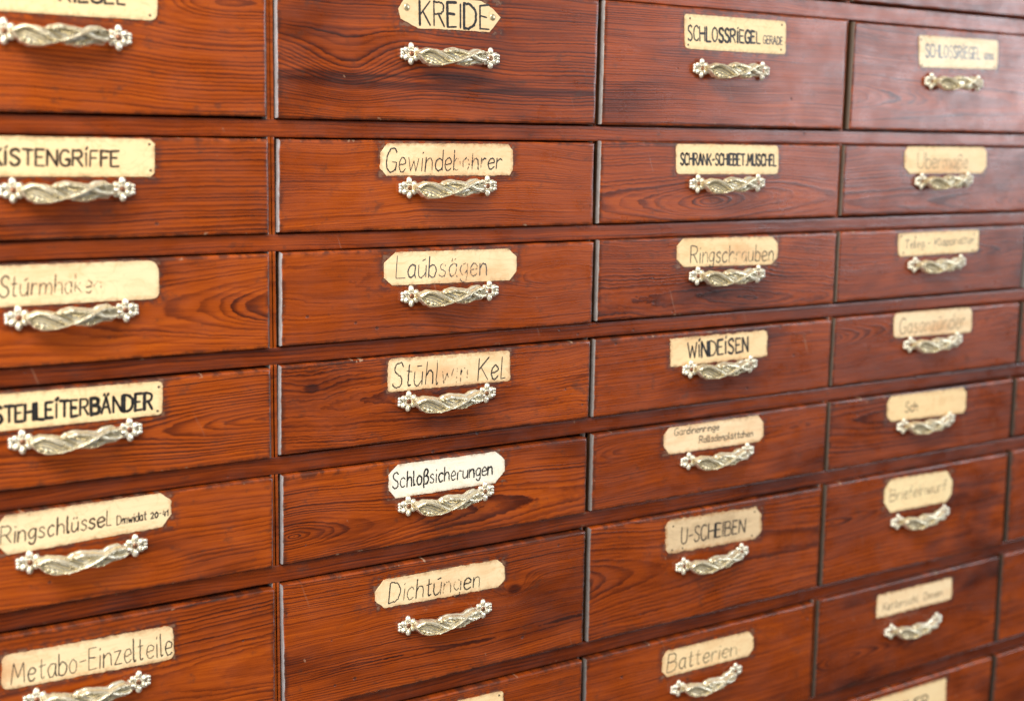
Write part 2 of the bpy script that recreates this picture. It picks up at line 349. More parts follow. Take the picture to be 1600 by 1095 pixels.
def make_metal(name, c1, c2, rough, patina, ridge=0.0):
    mt = bpy.data.materials.new(name); mt.use_nodes = True
    n = N(mt.node_tree); bs = mt.node_tree.nodes['Principled BSDF']
    ge = n.new('ShaderNodeNewGeometry'); tc = n.new('ShaderNodeTexCoord')
    ns = n.noise(tc.outputs['Object'], 260.0, 4.0, .6)
    oi = n.new('ShaderNodeObjectInfo'); rn = oi.outputs['Random']
    film = n.noise(tc.outputs['Object'], 75.0, 3.0, .6)
    cav = n.smooth(ge.outputs['Pointiness'], .44, .50, 1.0, 0.0)
    col = n.mix(n.smooth(ns, .35, .65), (*c1, 1), (*c2, 1))
    col = n.mix(n.mul(n.smooth(ge.outputs['Pointiness'], .505, .56), ridge), col, (.80, .66, .33, 1))
    col = n.mix(n.mul(n.smooth(film, .38, .66), n.add(.04, n.mul(rn, .24))), col, (.52, .43, .24, 1))
    col = n.mix(n.mul(cav, n.add(patina - .2, n.mul(rn, .25))), col, (.12, .085, .040, 1))
    n.put(bs.inputs['Base Color'], col)
    n.put(bs.inputs['Metallic'], .80)
    n.put(bs.inputs['Roughness'], n.add(n.smooth(ns, .3, .7, rough - .08, rough + .10), n.mul(cav, .25)))
    bu = n.new('ShaderNodeBump'); n.put(bu.inputs['Strength'], .05); n.put(bu.inputs['Distance'], .0003)
    n.put(bu.inputs['Height'], n.noise(tc.outputs['Object'], 700.0, 3.0, .6))
    mt.node_tree.links.new(bu.outputs[0], bs.inputs['Normal'])
    return mt
BRASS = make_metal('tarnished_brass', (.85, .78, .60), (.90, .86, .74), .31, .80, .70)
NICKEL = make_metal('pale_brass', (.84, .78, .63), (.89, .85, .74), .31, .80)
COPPER = make_metal('coppery_screw', (.42, .20, .12), (.30, .12, .07), .38, .6)
IRON = make_metal('dark_iron', (.05, .042, .036), (.09, .07, .055), .5, .5)
TINNED = make_metal('dull_brass_tack', (.55, .47, .30), (.62, .54, .36), .35, .6)

def make_card(name, base, stain, stain_amt, seed, dirty=0.25, rubbed=None, half=(.06, .013), turn=0.0):
    mt = bpy.data.materials.new(name); mt.use_nodes = True
    n = N(mt.node_tree); bs = mt.node_tree.nodes['Principled BSDF']
    tc = n.new('ShaderNodeTexCoord')
    sp = n.new('ShaderNodeSeparateXYZ'); mt.node_tree.links.new(tc.outputs['Object'], sp.inputs[0])
    x, y, z = sp.outputs
    a = n.noise(n.vec(n.mul(x, 26.0), n.mul(z, 60.0), seed * 3.3), 1.0, 4.0, .6)
    grain = n.noise(n.vec(n.mul(x, 22.0), n.mul(n.add(z, n.mul(a, .012)), 420.0), seed * 1.7), 1.0, 3.0, .6)
    spk = n.noise(n.vec(n.mul(x, 380.0), n.mul(z, 380.0), seed), 1.0, 3.0, .6)
    col = n.mix(n.smooth(a, .42, .70, 0.0, stain_amt), (*base, 1), (*stain, 1))
    col = n.mix(n.smooth(grain, .50, .72, 0.0, .22), col, (*stain, 1))
    col = n.mix(n.smooth(spk, .62, .78, 0.0, dirty), col, (.22, .13, .07, 1))
    ct, sn = math.cos(turn), math.sin(turn)
    ax = n.add(n.mul(x, ct), n.mul(z, sn)); az = n.sub(n.mul(z, ct), n.mul(x, sn))
    ed = n.m('MINIMUM', n.sub(half[0], n.m('ABSOLUTE', ax)), n.sub(half[1], n.m('ABSOLUTE', az)))
    dn = n.noise(n.vec(n.mul(x, 190.0), n.mul(z, 190.0), seed * 2.1), 1.0, 4.0, .65)
    ed = n.add(ed, n.mul(n.sub(dn, .5), .0110))
    col = n.mix(n.smooth(ed, .0004, .0038, min(.7, .12 + 1.3 * dirty), 0.0), col, (.50, .27, .12, 1))
    col = n.mix(n.smooth(ed, -.0012, .0008, .55, 0.0), col, (.22, .115, .055, 1))
    wash = n.noise(n.vec(n.mul(x, 40.0), n.mul(z, 55.0), seed * 5.1), 1.0, 2.0, .5, 1.2)
    col = n.mix(n.mul(n.smooth(n.m('ABSOLUTE', n.sub(wash, .5)), .0, .025, 1.0, 0.0), .28), col, (*stain, 1))
    if rubbed:                                    # brown patch where hands wore the writing away
        rx, rz, rw = rubbed
        d = n.add(n.m('POWER', n.m('DIVIDE', n.sub(x, rx), rw), 2.0), n.m('POWER', n.m('DIVIDE', n.sub(z, rz), .009), 2.0))
        col = n.mix(n.mul(n.m('EXPONENT', n.mul(d, -1.0)), n.smooth(a, .25, .6, .25, .65)), col, (.66, .36, .17, 1))
    n.put(bs.inputs['Base Color'], col)
    n.put(bs.inputs['Roughness'], n.smooth(a, .3, .7, .42, .62))
    n.put(bs.inputs['Specular IOR Level'], .35)
    bu = n.new('ShaderNodeBump'); n.put(bu.inputs['Strength'], .3); n.put(bu.inputs['Distance'], .0004)
    n.put(bu.inputs['Height'], n.add(n.mul(grain, .5), spk))
    mt.node_tree.links.new(bu.outputs[0], bs.inputs['Normal'])
    return mt

def make_ink(name, c, rough=.5):
    mt = bpy.data.materials.new(name); mt.use_nodes = True
    n = N(mt.node_tree); bs = mt.node_tree.nodes['Principled BSDF']
    tc = n.new('ShaderNodeTexCoord')
    a = n.noise(tc.outputs['Object'], 330.0, 3.0, .6)
    n.put(bs.inputs['Base Color'], n.mix(n.smooth(a, .45, .75, 0.0, .55), (*c, 1), tuple(min(1, v * 2.4 + .035) for v in c) + (1,)))
    n.put(bs.inputs['Roughness'], rough)
    return mt
INKS = {'black': make_ink('black_ink', (.012, .011, .011)), 'grey': make_ink('greyed_ink', (.055, .055, .058)),
        'brown': make_ink('browned_ink', (.060, .038, .022)), 'pale': make_ink('bleached_ink', (.25, .26, .29)), 'fade': make_ink('faded_brown_ink', (.22, .15, .085))}

# ------------------------------------------------------------------ mesh helpers
def link_mesh(name, bm, mats, parent=None, smooth=True, loc=(0, 0, 0)):
    me = bpy.data.meshes.new(name)
    bmesh.ops.recalc_face_normals(bm, faces=bm.faces[:])
    bm.to_mesh(me); bm.free()
    for mt in (mats if isinstance(mats, (list, tuple)) else [mats]): me.materials.append(mt)
    if smooth:
        for p in me.polygons: p.use_smooth = True
        try: me.set_sharp_from_angle(angle=math.radians(38))
        except Exception: pass
    o = bpy.data.objects.new(name, me); COL.objects.link(o)
    o.location = loc
    if parent: o.parent = parent
    return o

def add_loops(bm, loops, cap_first=True, cap_last=True):
    vs = [[bm.verts.new(p) for p in lp] for lp in loops]
    k = len(loops[0])
    for a, b in zip(vs, vs[1:]):
        for i in range(k):
            j = (i + 1) % k
            bm.faces.new((a[i], a[j], b[j], b[i]))
    if cap_first: bm.faces.new(vs[0])
    if cap_last: bm.faces.new(vs[-1][::-1])

def wander(t, seed, freq): return noise.noise(Vector((t * freq, seed * 13.7, seed * 3.1)))

def quad_outline(q, step=.006, seed=0, amp=.00022, corner=.0012):
    """outline of a board as points (x, z, nx, nz) with a slightly worn, wandering edge; q = bottom-left, bottom-right, top-right, top-left"""
    pts = []
    cen = Vector((sum(p[0] for p in q) / 4, sum(p[1] for p in q) / 4))
    for i in range(4):
        a, b = Vector(q[i]), Vector(q[(i + 1) % 4])
        d = (b - a); L = d.length; d.normalize()
        nrm = Vector((d.y, -d.x))
        k = max(6, int(L / step))
        for j in range(k):
            t = j / k
            s_ = t * L
            w = amp * (wander(s_ + i * .77, seed, 60) + .7 * wander(s_ + i * 1.3, seed + 5, 260))
            near = min(s_, L - s_)
            if near < corner: w -= (corner - near) * .28
            p = a + d * s_ + nrm * w
            pts.append((p.x, p.y, nrm.x, nrm.y))
    return pts, cen

def board(name, q, y0, y1, mat, parent, loc, bevel=.0016, seed=0, amp=.00022):
    """a plank with rounded, slightly worn arrises; front at y0, back at y1 (local coordinates)"""
    pts, cen = quad_outline(q, seed=seed, amp=amp)
    hw = max(abs(p[0] - cen.x) for p in pts); hh = max(abs(p[1] - cen.y) for p in pts)
    def ring(inset, y):
        out = []
        for k, (x, z, nx, nz) in enumerate(pts):
            ins = inset * (1 + .5 * wander(k * .13, seed + 3, 2.0))
            fx, fz = (hw - ins) / hw, (hh - ins) / hh
            out.append((cen.x + (x - cen.x) * fx, y, cen.y + (z - cen.y) * fz))
        return out
    bm = bmesh.new()
    lp = [ring(0, y1)]
    for a in (0, 22, 45, 68, 90):
        r = math.radians(a)
        lp.append(ring(bevel * (1 - math.cos(r)), y0 + bevel * (1 - math.sin(r))))
    lp.append(ring(bevel + .002, y0))
    add_loops(bm, lp)
    return link_mesh(name, bm, mat, parent, True, loc)

def empty(name, loc, label=None, cat=None, group=None):
    o = bpy.data.objects.new(name, None); COL.objects.link(o)
    o.location = loc; o.empty_display_size = .02
    if label: o['label'] = label
    if cat: o['category'] = cat
    if group: o['group'] = group
    return o

# ------------------------------------------------------------------ cabinet: back, rails, uprights, neighbouring blank fronts
rnd = random.Random(7)
PROUD = .0047                      # how far the drawer fronts stand out of the frame
def zc(v): return v + EYE_H
cols = {c: (sum(DRAWERS['%d,%d' % (c, r)][i][0] for r in range(9) for i in (0, 3)) / 18, sum(DRAWERS['%d,%d' % (c, r)][i][0] for r in range(9) for i in (1, 2)) / 18) for c in range(1, 6)}
rows = {r: (sum(DRAWERS['%d,%d' % (c, r)][i][1] for c in range(1, 6) for i in (0, 1)) / 10, sum(DRAWERS['%d,%d' % (c, r)][i][1] for c in range(1, 6) for i in (2, 3)) / 10) for r in range(9)}
pitch = .3202
cols[0] = (cols[1][0] - pitch, cols[1][1] - pitch); cols[6] = (cols[5][0] + pitch, cols[5][1] + pitch)
XL, XR = cols[0][0] - .02, cols[6][1] + .02
ZB_, ZT_ = rows[8][0] - .02, rows[0][1] + .02

cab = empty('drawer_cabinet', ((XL + XR) / 2, .02, zc(ZB_)), 'large reddish brown pine apothecary cabinet frame of rails and uprights holding all the drawers', 'cabinet')
def cab_part(name, q, y0, y1, mat, bevel=.001, seed=0, amp=.00015):
    cx = (q[0][0] + q[1][0]) / 2; cz = q[0][1]
    lq = [(x - cx, z - cz) for x, z in q]
    return board(name, lq, y0 - .02, y1 - .02, mat, cab, (cx - cab.location.x, 0, zc(cz) - cab.location.z), bevel, seed, amp)
def rect(x0, z0, x1, z1): return [(x0, z0), (x1, z0), (x1, z1), (x0, z1)]

FRAME = [pine('pine_rail_%s' % 'abcdefghijk'[i], **{'Seed': 40.0 + i, 'Heart Z': .09 + .03 * (i % 3), 'Depth': .05, 'Slope': .02, 'Rings': 260 - 12 * i, 'Edge Dirt': .55, 'Half Width': 9.0, 'Height': .0150, 'Darkness': min(.46, .08 + .058 * i), 'Contrast': .45, 'Redness': .15, 'Blotch': .25, 'Waviness': .6}) for i in range(10)]  # lower rails coloured darker, painting in the shade under the drawer fronts
UPR = pine('pine_upright', **{'Edge Dirt': 0.0, 'Seed': 61.0, 'Heart Z': .6, 'Depth': .2, 'Slope': .1, 'Rings': 150, 'Darkness': -.08, 'Contrast': .4})
BACK = pine('pine_back', **{'Edge Dirt': 0.0, 'Seed': 71.0, 'Heart Z': .4, 'Depth': .2, 'Rings': 120, 'Darkness': .45, 'Redness': .3})
edges = sorted(rows)
for i in range(10):
    top = rows[i - 1][0] - .0013 if i > 0 else ZT_
    bot = rows[i][1] + (.0009 if i < 4 else .0015) if i < 9 else ZB_
    if i == 9: top = rows[8][0] - .0013
    cab_part('rail', rect(XL, bot, XR, top), PROUD, .060, FRAME[i], .0012, 100 + i)
for c in range(0, 7):
    x0 = cols[c][1]; x1 = cols[c + 1][0] if c < 6 else XR
    w = x1 - x0
    if c < 6:
        a_, b_, dy = {0: (.12, .80, .0006), 1: (.12, .80, .0006), 3: (.14, .80, .0005)}.get(c, (.20, .70, .0030))
        cab_part('upright', rect(x0 + w * a_, ZB_, x0 + w * b_, ZT_), PROUD + dy, .058, UPR, .0010, 120 + c)
cab_part('back_panel', rect(XL, ZB_, XR, ZT_), .062, .075, BACK, .001, 140)
VISIBLE = [(3, 0), (4, 0)] + [(c, r) for c in (1, 2, 3, 4) for r in range(1, 7)] + [(2, 7), (3, 7), (4, 7), (4, 8)] + [(5, r) for r in range(4, 9)]
blank_i = 0
for c in range(0, 7):
    for r in range(9):
        if (c, r) in VISIBLE: continue
        q = DRAWERS['%d,%d' % (c, r)] if 1 <= c <= 5 else rect(cols[c][0], rows[r][0], cols[c][1], rows[r][1])
        if blank_i < 4:
            bmat = pine('pine_blank_%s' % 'abcd'[blank_i], **{'Seed': 80.0 + blank_i, 'Heart Z': .02 + .03 * blank_i, 'Depth': .01, 'Slope': .14 - .06 * blank_i, 'Rings': 230, 'Edge Dirt': 0.0})
            if blank_i == 0: BL = []
            BL.append(bmat)
        cab_part('blank_panel', q, 0, .022, BL[blank_i % 4], .0018, 200 + blank_i)
        blank_i += 1

# ------------------------------------------------------------------ the cast pull: two flowers and a twisted leaf bar between them
HL = .0783
def arch(t): return max(0.0, math.sin(math.pi * min(1, max(0, t)))) ** .62
def unshift(ti):
    t = ti
    for _ in range(40): t = ti - .104 * arch(t)
    return t
def interp(tab, t):
    if t <= tab[0][0]: return tab[0][1]
    for (a, u), (b, v) in zip(tab, tab[1:]):
        if t <= b:
            f = (t - a) / (b - a); f = f * f * (3 - 2 * f)
            return u + (v - u) * f
    return tab[-1][1]
TOP = [(unshift(a), b) for a, b in [(.085, .030), (.126, .060), (.204, .082), (.316, .070), (.405, .052), (.461, .082), (.539, .100), (.65, .082), (.74, .066), (.807, .098), (.874, .100), (.92, .066), (.965, .03)]]
BOT = [(unshift(a), b) for a, b in [(.085, -.030), (.126, -.074), (.18, -.118), (.26, -.145), (.37, -.143), (.472, -.118), (.539, -.094), (.606, -.112), (.718, -.126), (.773, -.113), (.83, -.092), (.9, -.094), (.935, -.05), (.965, -.03)]]
def crv(pts): return [(unshift(a), b) for a, b in pts]
STRANDS = [  # polyline, half width, height, sits-above level (fractions of the length)
    (crv([(.09, .02), (.14, .042), (.21, .058), (.30, .044), (.39, .000), (.47, -.050), (.56, -.092)]), .027, .040, .010),
    (crv([(.475, .052), (.55, .066), (.64, .052), (.74, .020), (.83, -.028), (.94, -.046)]), .025, .040, .012),
    (crv([(.40, -.118), (.50, -.098), (.58, -.070), (.67, -.028), (.76, .026), (.84, .064), (.94, .060)]), .021, .040, .024),
    (crv([(.10, -.03), (.14, -.076), (.19, -.104), (.27, -.128), (.37, -.126), (.46, -.104)]), .014, .026, .008)]
VEINS = [(crv([(.11, .00), (.20, .010), (.30, -.018), (.40, -.072)]), .0065, .016), (crv([(.11, -.012), (.20, -.022), (.29, -.052), (.38, -.098)]), .0065, .016),
    (crv([(.11, -.025), (.17, -.050), (.24, -.082), (.33, -.110)]), .006, .013),
    (crv([(.62, -.100), (.71, -.072), (.80, -.050), (.92, -.020)]), .0065, .016), (crv([(.72, -.105), (.80, -.085), (.90, -.070)]), .006, .014),
    (crv([(.40, .025), (.47, .010), (.55, -.030)]), .006, .014), (crv([(.44, .050), (.52, .030), (.62, .0)]), .007, .016), (crv([(.54, .03), (.62, .02), (.69, .002)]), .006, .014),
    (crv([(.80, .030), (.86, .036), (.94, .020)]), .006, .014), (crv([(.80, .015), (.87, .010), (.94, .0)]), .005, .012)]
BEADS = [(unshift(a), b, c) for a, b, c in [(.195, -.066, .016), (.245, -.090, .019), (.295, -.100, .013), (.365, .046, .011), (.400, .042, .011), (.432, .036, .011),
         (.545, .064, .026), (.600, .056, .017), (.690, -.100, .018), (.745, -.100, .017), (.870, .038, .015)]]
def seg_dist(p, a, b):
    ax, ay = a; bx, by = b
    dx, dy = bx - ax, by - ay
    q = max(0, min(1, ((p[0] - ax) * dx + (p[1] - ay) * dy) / (dx * dx + dy * dy + 1e-12)))
    return math.hypot(p[0] - ax - q * dx, p[1] - ay - q * dy)
def relief(t, y, v):
    h = .016 + .030 * math.sqrt(max(0, 1 - v * v))
    top = 0
    for pl, w, hh in VEINS:
        d = min(seg_dist((t, y), a, b) for a, b in zip(pl, pl[1:]))
        if d < 3 * w: top = max(top, hh * math.exp(-(d / w) ** 2))
    for pl, w, hh, lift in STRANDS:
        d = min(seg_dist((t, y), a, b) for a, b in zip(pl, pl[1:]))
        if d < w:
            e = .012 + lift + (hh - .012) * math.sqrt(1 - (d / w) ** 2)
            e -= .0075 * math.exp(-((d - w * .50) / (w * .13)) ** 2)      # chased line along the strand
            e *= min(1.0, (1 - d / w) * 6)
            top = max(top, e)
    for bx, by, r in BEADS:
        d = math.hypot(t - bx, y - by)
        if d < r: top = max(top, .016 + r * 1.0 * math.sqrt(1 - (d / r) ** 2) + (.012 if t > .3 and by > 0 else 0))
    return h + top * min(1.0, (1 - abs(v)) * 7 + .12)
def bar_mesh():
    bm = bmesh.new()
    NU, NV = 230, 60
    t0, t1 = TOP[0][0], TOP[-1][0]
    t0, t1 = t0 - .01, t1 + .01
    front, rear = [], []
    for i in range(NU + 1):
        t = t0 + (t1 - t0) * i / NU
        yt, yb = interp(TOP, t), interp(BOT, t)
        pr = .0022 + .0098 * arch(t)
        fr, bk = [], []
        for j in range(NV + 1):
            v = -1 + 2 * j / NV
            vv = math.sin(v * math.pi / 2)
            y = ((yt + yb) / 2 + (yt - yb) / 2 * vv) * 1.0
            h = relief(t, y, vv)
            fr.append(bm.verts.new((t * HL, -(pr + h * HL), y * HL * .87)))
            if 0 < j < NV: bk.append(bm.verts.new((t * HL, -(pr - .0006 - .012 * HL * math.sqrt(1 - vv * vv)), y * HL * .87)))
        front.append(fr); rear.append([fr[0]] + bk + [fr[-1]])
    for i in range(NU):
        for j in range(NV):
            bm.faces.new((front[i][j], front[i + 1][j], front[i + 1][j + 1], front[i][j + 1]))
            bm.faces.new((rear[i][j], rear[i][j + 1], rear[i + 1][j + 1], rear[i + 1][j]))
    for e in (0, NU):
        bm.faces.new(front[e] + rear[e][1:-1][::-1])
    return bm
def blob(bm, c, r, rot=0.0, seg=12, rings=8):
    mt = Matrix.Translation(c) @ Matrix.Rotation(rot, 4, 'Y') @ Matrix.Diagonal((r[0], r[1], r[2], 1))
    bmesh.ops.create_uvsphere(bm, u_segments=seg, v_segments=rings, radius=1.0, matrix=mt)
def rosette_mesh(sign):
    """flower seen from the front; sign -1: outer petals point left, +1: right"""
    bm = bmesh.new()
    mt = Matrix.Translation((0, -.0012, 0)) @ Matrix.Diagonal((.0062, .0022, .0066, 1))
    bmesh.ops.create_uvsphere(bm, u_segments=20, v_segments=10, radius=1.0, matrix=mt)
    # raised ring round the screw
    for k in range(14):
        a = 2 * math.pi * k / 14
        blob(bm, (.0032 * math.cos(a), -.0033, .0032 * math.sin(a)), (.0009, .0009, .0009), 0, 8, 6)
    for deg, off, ln, wd in ((92, .0068, .0040, .0030), (268, .0066, .0038, .0031), (148, .0060, .0036, .0030), (212, .0060, .0036, .0030), (38, .0062, .0032, .0027), (322, .0062, .0032, .0027)):
        a = math.radians(deg if sign < 0 else 180 - deg)
        blob(bm, (off * math.cos(a), -.0026, off * math.sin(a)), (ln, .0021, wd), -a)
        blob(bm, (off * 1.03 * math.cos(a), -.0041, off * 1.03 * math.sin(a)), (ln * .70, .0011, wd * .45), -a, 10, 6)
    for deg, off in ((163, .0098), (180, .0093), (197, .0098)):
        a = math.radians(deg if sign < 0 else 180 - deg)
        blob(bm, (off * math.cos(a), -.0018, off * math.sin(a)), (.0022, .0020, .0021), -a, 10, 8)
    for dz in (.0020, -.0020):                     # the little pair that ties the flower to the bar
        blob(bm, (-sign * .0088, -.0034, dz), (.0021, .0024, .0023), 0, 10, 8)
    return bm
def screw_mesh():
    bm = bmesh.new()
    lp = []
    for a in (90, 65, 40, 15, 0):
        r = math.radians(a)
        lp.append([(.0023 * math.sin(math.pi / 2 - r + 1e-3) * math.cos(2 * math.pi * k / 18), -.0030 - .0013 * math.sin(r), .0023 * math.sin(math.pi / 2 - r + 1e-3) * math.sin(2 * math.pi * k / 18)) for k in range(18)])
    lp.append([(p[0], -.0015, p[2]) for p in lp[-1]])
    add_loops(bm, lp)
    # slot: two lips either side of a dark groove
    for s_ in (-1, 1):
        bmesh.ops.create_cube(bm, size=1.0, matrix=Matrix.Rotation(.5, 4, 'Y') @ Matrix.Translation((0, -.00435, s_ * .00075)) @ Matrix.Diagonal((.0030, .0004, .0007, 1)))
    return bm
def shrink(bm, k):
    for v in bm.verts: v.co = (v.co.x * k, v.co.y, v.co.z * k)
    return bm
proto_bar = link_mesh('pull_handle', bar_mesh(), BRASS)
pr_l = link_mesh('rosette', shrink(rosette_mesh(-1), .89), NICKEL, proto_bar)
pr_r = link_mesh('rosette', shrink(rosette_mesh(1), .89), NICKEL, proto_bar, loc=(HL, 0, 0))
ps_l = link_mesh('screw', screw_mesh(), COPPER, proto_bar)
ps_r = link_mesh('screw', screw_mesh(), COPPER, proto_bar, loc=(HL, 0, 0))
PULL_KIDS = [pr_l, pr_r, ps_l, ps_r]
pull_used = [False]
def place_pull(parent, a, b, tilt=0.0):
    if not pull_used[0]:
        o, kids = proto_bar, PULL_KIDS; pull_used[0] = True
    else:
        o = proto_bar.copy(); COL.objects.link(o); kids = []
        for k in PULL_KIDS:
            c = k.copy(); COL.objects.link(c); c.parent = o; kids.append(c)
    o.parent = parent
    dx, dz = b[0] - a[0], b[1] - a[1]
    L = math.hypot(dx, dz)
    s_ = L / HL
    o.scale = (s_, 1.0, s_)
    o.rotation_euler = (tilt, -math.atan2(dz, dx), 0)
    o.location = (a[0] - parent.location.x, -parent.location.y - .0002, zc(a[1]) - parent.location.z)
    for k in kids[2:]:
        k.rotation_euler = (0, rnd.uniform(0, 3), 0)
    return o

# ------------------------------------------------------------------ hand lettering: every glyph is a few pen strokes
def G(w, s_): return (w, s_)
GL = {
'A': (.62, "0,0 .31,1 .62,0;.12,.36 .5,.36"), 'B': (.58, "0,0 0,1;~0,1 .4,.98 .5,.78 .38,.56 0,.54;~0,.54 .46,.52 .58,.28 .44,.02 0,0"),
'C': (.52, "~.52,.86 .40,.99 .18,.96 .03,.74 0,.45 .06,.14 .24,0 .44,.04 .52,.14"), 'D': (.6, "0,0 0,1;~0,1 .3,.98 .55,.76 .6,.46 .5,.16 .28,.01 0,0"),
'E': (.48, "0,0 0,1 .46,1;0,.53 .36,.53;0,0 .48,0"), 'F': (.46, "0,0 0,1 .46,1;0,.54 .36,.54"),
'G': (.58, "~.54,.86 .40,.99 .18,.95 .03,.72 0,.42 .08,.12 .28,0 .50,.08 .56,.30;.56,.06 .56,.42 .34,.42"), 'H': (.58, "0,0 0,1;.58,0 .58,1;0,.52 .58,.52"),
'I': (.08, "0.04,0 .04,1"), '|': (.12, ".06,0 .06,.86;.04,1.06 .14,1.2"), 'K': (.55, "0,0 0,1;.52,1 .02,.44;.16,.58 .55,0"), 'L': (.46, "0,1 0,0 .46,0"),
'M': (.74, "0,0 .10,1 .36,.28 .64,1 .74,0"), 'N': (.58, "0,0 0,1 .58,0 .58,1"), 'O': (.6, "~.3,1 .08,.84 0,.5 .08,.16 .3,0 .52,.16 .6,.5 .52,.84 .3,1"),
'R': (.56, "0,0 0,1;~0,1 .38,.98 .52,.78 .40,.54 0,.50;.24,.50 .56,0"), 'S': (.5, "~.48,.86 .36,.99 .14,.96 .03,.78 .14,.58 .38,.44 .48,.24 .38,.03 .14,0 0,.14"),
'T': (.56, "0,1 .56,1;.28,1 .28,0"), 'U': (.56, "~0,1 0,.4 .06,.1 .28,0 .50,.1 .56,.4 .56,1"), 'V': (.58, "0,1 .29,0 .58,1"), 'W': (.84, "0,1 .20,0 .42,.78 .64,0 .84,1"),
'Z': (.52, "0,1 .52,1 0,0 .52,0"),
'a': (.42, "~.38,.56 .22,.62 .05,.48 0,.26 .10,.03 .24,.02 .38,.22;.39,.6 .38,.16 .44,0"), 'b': (.42, "0,1 0,0;~0,.42 .18,.6 .38,.48 .42,.26 .32,.03 .14,0 0,.12"),
'c': (.38, "~.38,.52 .24,.62 .06,.50 0,.28 .08,.05 .24,0 .38,.10"), 'd': (.42, ".42,1 .42,0;~.42,.44 .26,.6 .06,.48 0,.26 .10,.03 .26,0 .42,.14"),
'e': (.40, "~.02,.30 .38,.36 .36,.54 .20,.62 .04,.48 0,.24 .10,.03 .26,0 .40,.10"), 'f': (.34, "~.34,.94 .22,1 .14,.86 .13,.5 .12,0;0,.58 .30,.58"),
'g': (.42, "~.40,.52 .24,.62 .05,.48 0,.28 .12,.08 .28,.12 .40,.34;~.41,.6 .40,0 .32,-.26 .14,-.28 .03,-.16"), 'h': (.42, "0,1 0,0;~0,.38 .16,.58 .34,.56 .40,.38 .42,0"),
'i': (.08, ".04,.6 .04,0;.03,.82 .07,.88"), 'j': (.1, ""), 'k': (.40, "0,1 0,0;.36,.62 .02,.26;.12,.34 .40,0"), 'l': (.12, "~0,1 .02,.1 .08,0 .14,.06"), 'q': (.26, "0,1 0,0 .26,.02"),
'm': (.66, "0,.6 0,0;~0,.38 .14,.58 .28,.54 .32,.36 .33,0;~.33,.38 .46,.58 .60,.54 .65,.36 .66,0"), 'n': (.42, "0,.6 0,0;~0,.36 .16,.58 .34,.56 .40,.38 .42,0"),
'N2': (.46, ""), 'o': (.42, "~.21,.62 .05,.5 0,.30 .06,.08 .21,0 .36,.08 .42,.30 .36,.52 .21,.62"), 'p': (.42, "0,.6 0,-.3;~0,.42 .18,.6 .38,.48 .42,.28 .32,.05 .14,.02 0,.14"),
'r': (.32, "0,.6 0,0;~0,.34 .12,.54 .24,.6 .34,.54"), 's': (.36, "~.35,.52 .24,.62 .08,.56 .06,.42 .20,.33 .34,.22 .30,.05 .14,0 0,.08"), 't': (.32, "~.14,.92 .13,.2 .18,.02 .30,.06;0,.62 .32,.62"),
'u': (.42, "~0,.6 0,.22 .08,.02 .24,.02 .40,.24;.41,.6 .41,0"), 'v': (.40, "0,.6 .20,0 .40,.6"), 'w': (.60, "0,.6 .14,0 .30,.46 .46,0 .60,.6"), 'z': (.40, "0,.6 .38,.6 0,0 .40,0"),
'ß': (.42, "~0,-.2 0,.5 .04,.86 .20,1 .36,.88 .32,.66 .18,.56;~.18,.56 .38,.46 .42,.22 .30,.02 .14,.02"),
'-': (.36, "0.02,.42 .34,.46"), '.': (.10, ".03,0 .07,.05"), ' ': (.30, ""), '0': (.42, "~.21,.7 .04,.5 0,.3 .08,.05 .24,0 .40,.2 .40,.5 .21,.7"), '1': (.22, "0,.5 .18,.7 .18,0"), '2': (.40, "~0,.56 .14,.7 .34,.62 .34,.42 0,0;0,0 .42,.02"), '4': (.42, ".14,.7 0,.26 .40,.26;.34,.5 .32,0"),
}
def with_marks(ch):
    if ch in 'ÄÖÜ': base = {'Ä': 'A', 'Ö': 'O', 'Ü': 'U'}[ch]; w, s_ = GL[base]; return (w, s_ + ";%.2f,1.1 %.2f,1.18;%.2f,1.1 %.2f,1.18" % (w * .28, w * .34, w * .68, w * .74))
    if ch in 'äöü': base = {'ä': 'a', 'ö': 'o', 'ü': 'u'}[ch]; w, s_ = GL[base]; return (w, s_ + ";.12,.78 .15,.86;.29,.78 .32,.86")
    if ch == 'ú': w, s_ = GL['u']; return (w, s_ + ";.20,.78 .38,.88")
    if ch == 'ū': w, s_ = GL['u']; return (w, s_ + ";.10,.80 .34,.83")
    return GL[ch]
def smooth_pts(pts):
    out = []
    for i in range(len(pts) - 1):
        p0 = pts[max(i - 1, 0)]; p1 = pts[i]; p2 = pts[i + 1]; p3 = pts[min(i + 2, len(pts) - 1)]
        for k in range(6):
            t = k / 6
            out.append(tuple(.5 * (2 * p1[d] + (p2[d] - p0[d]) * t + (2 * p0[d] - 5 * p1[d] + 4 * p2[d] - p3[d]) * t * t + (3 * p1[d] - p0[d] - 3 * p2[d] + p3[d]) * t ** 3) for d in (0, 1)))
    out.append(pts[-1])
    return out
def parse(s_):
    res = []
    for st in s_.split(';'):
        st = st.strip()
        if not st: continue
        sm = st[0] == '~'
        pts = [tuple(float(v) for v in p.split(',')) for p in st.lstrip('~').split()]
        res.append(smooth_pts(pts) if sm else pts)
    return res

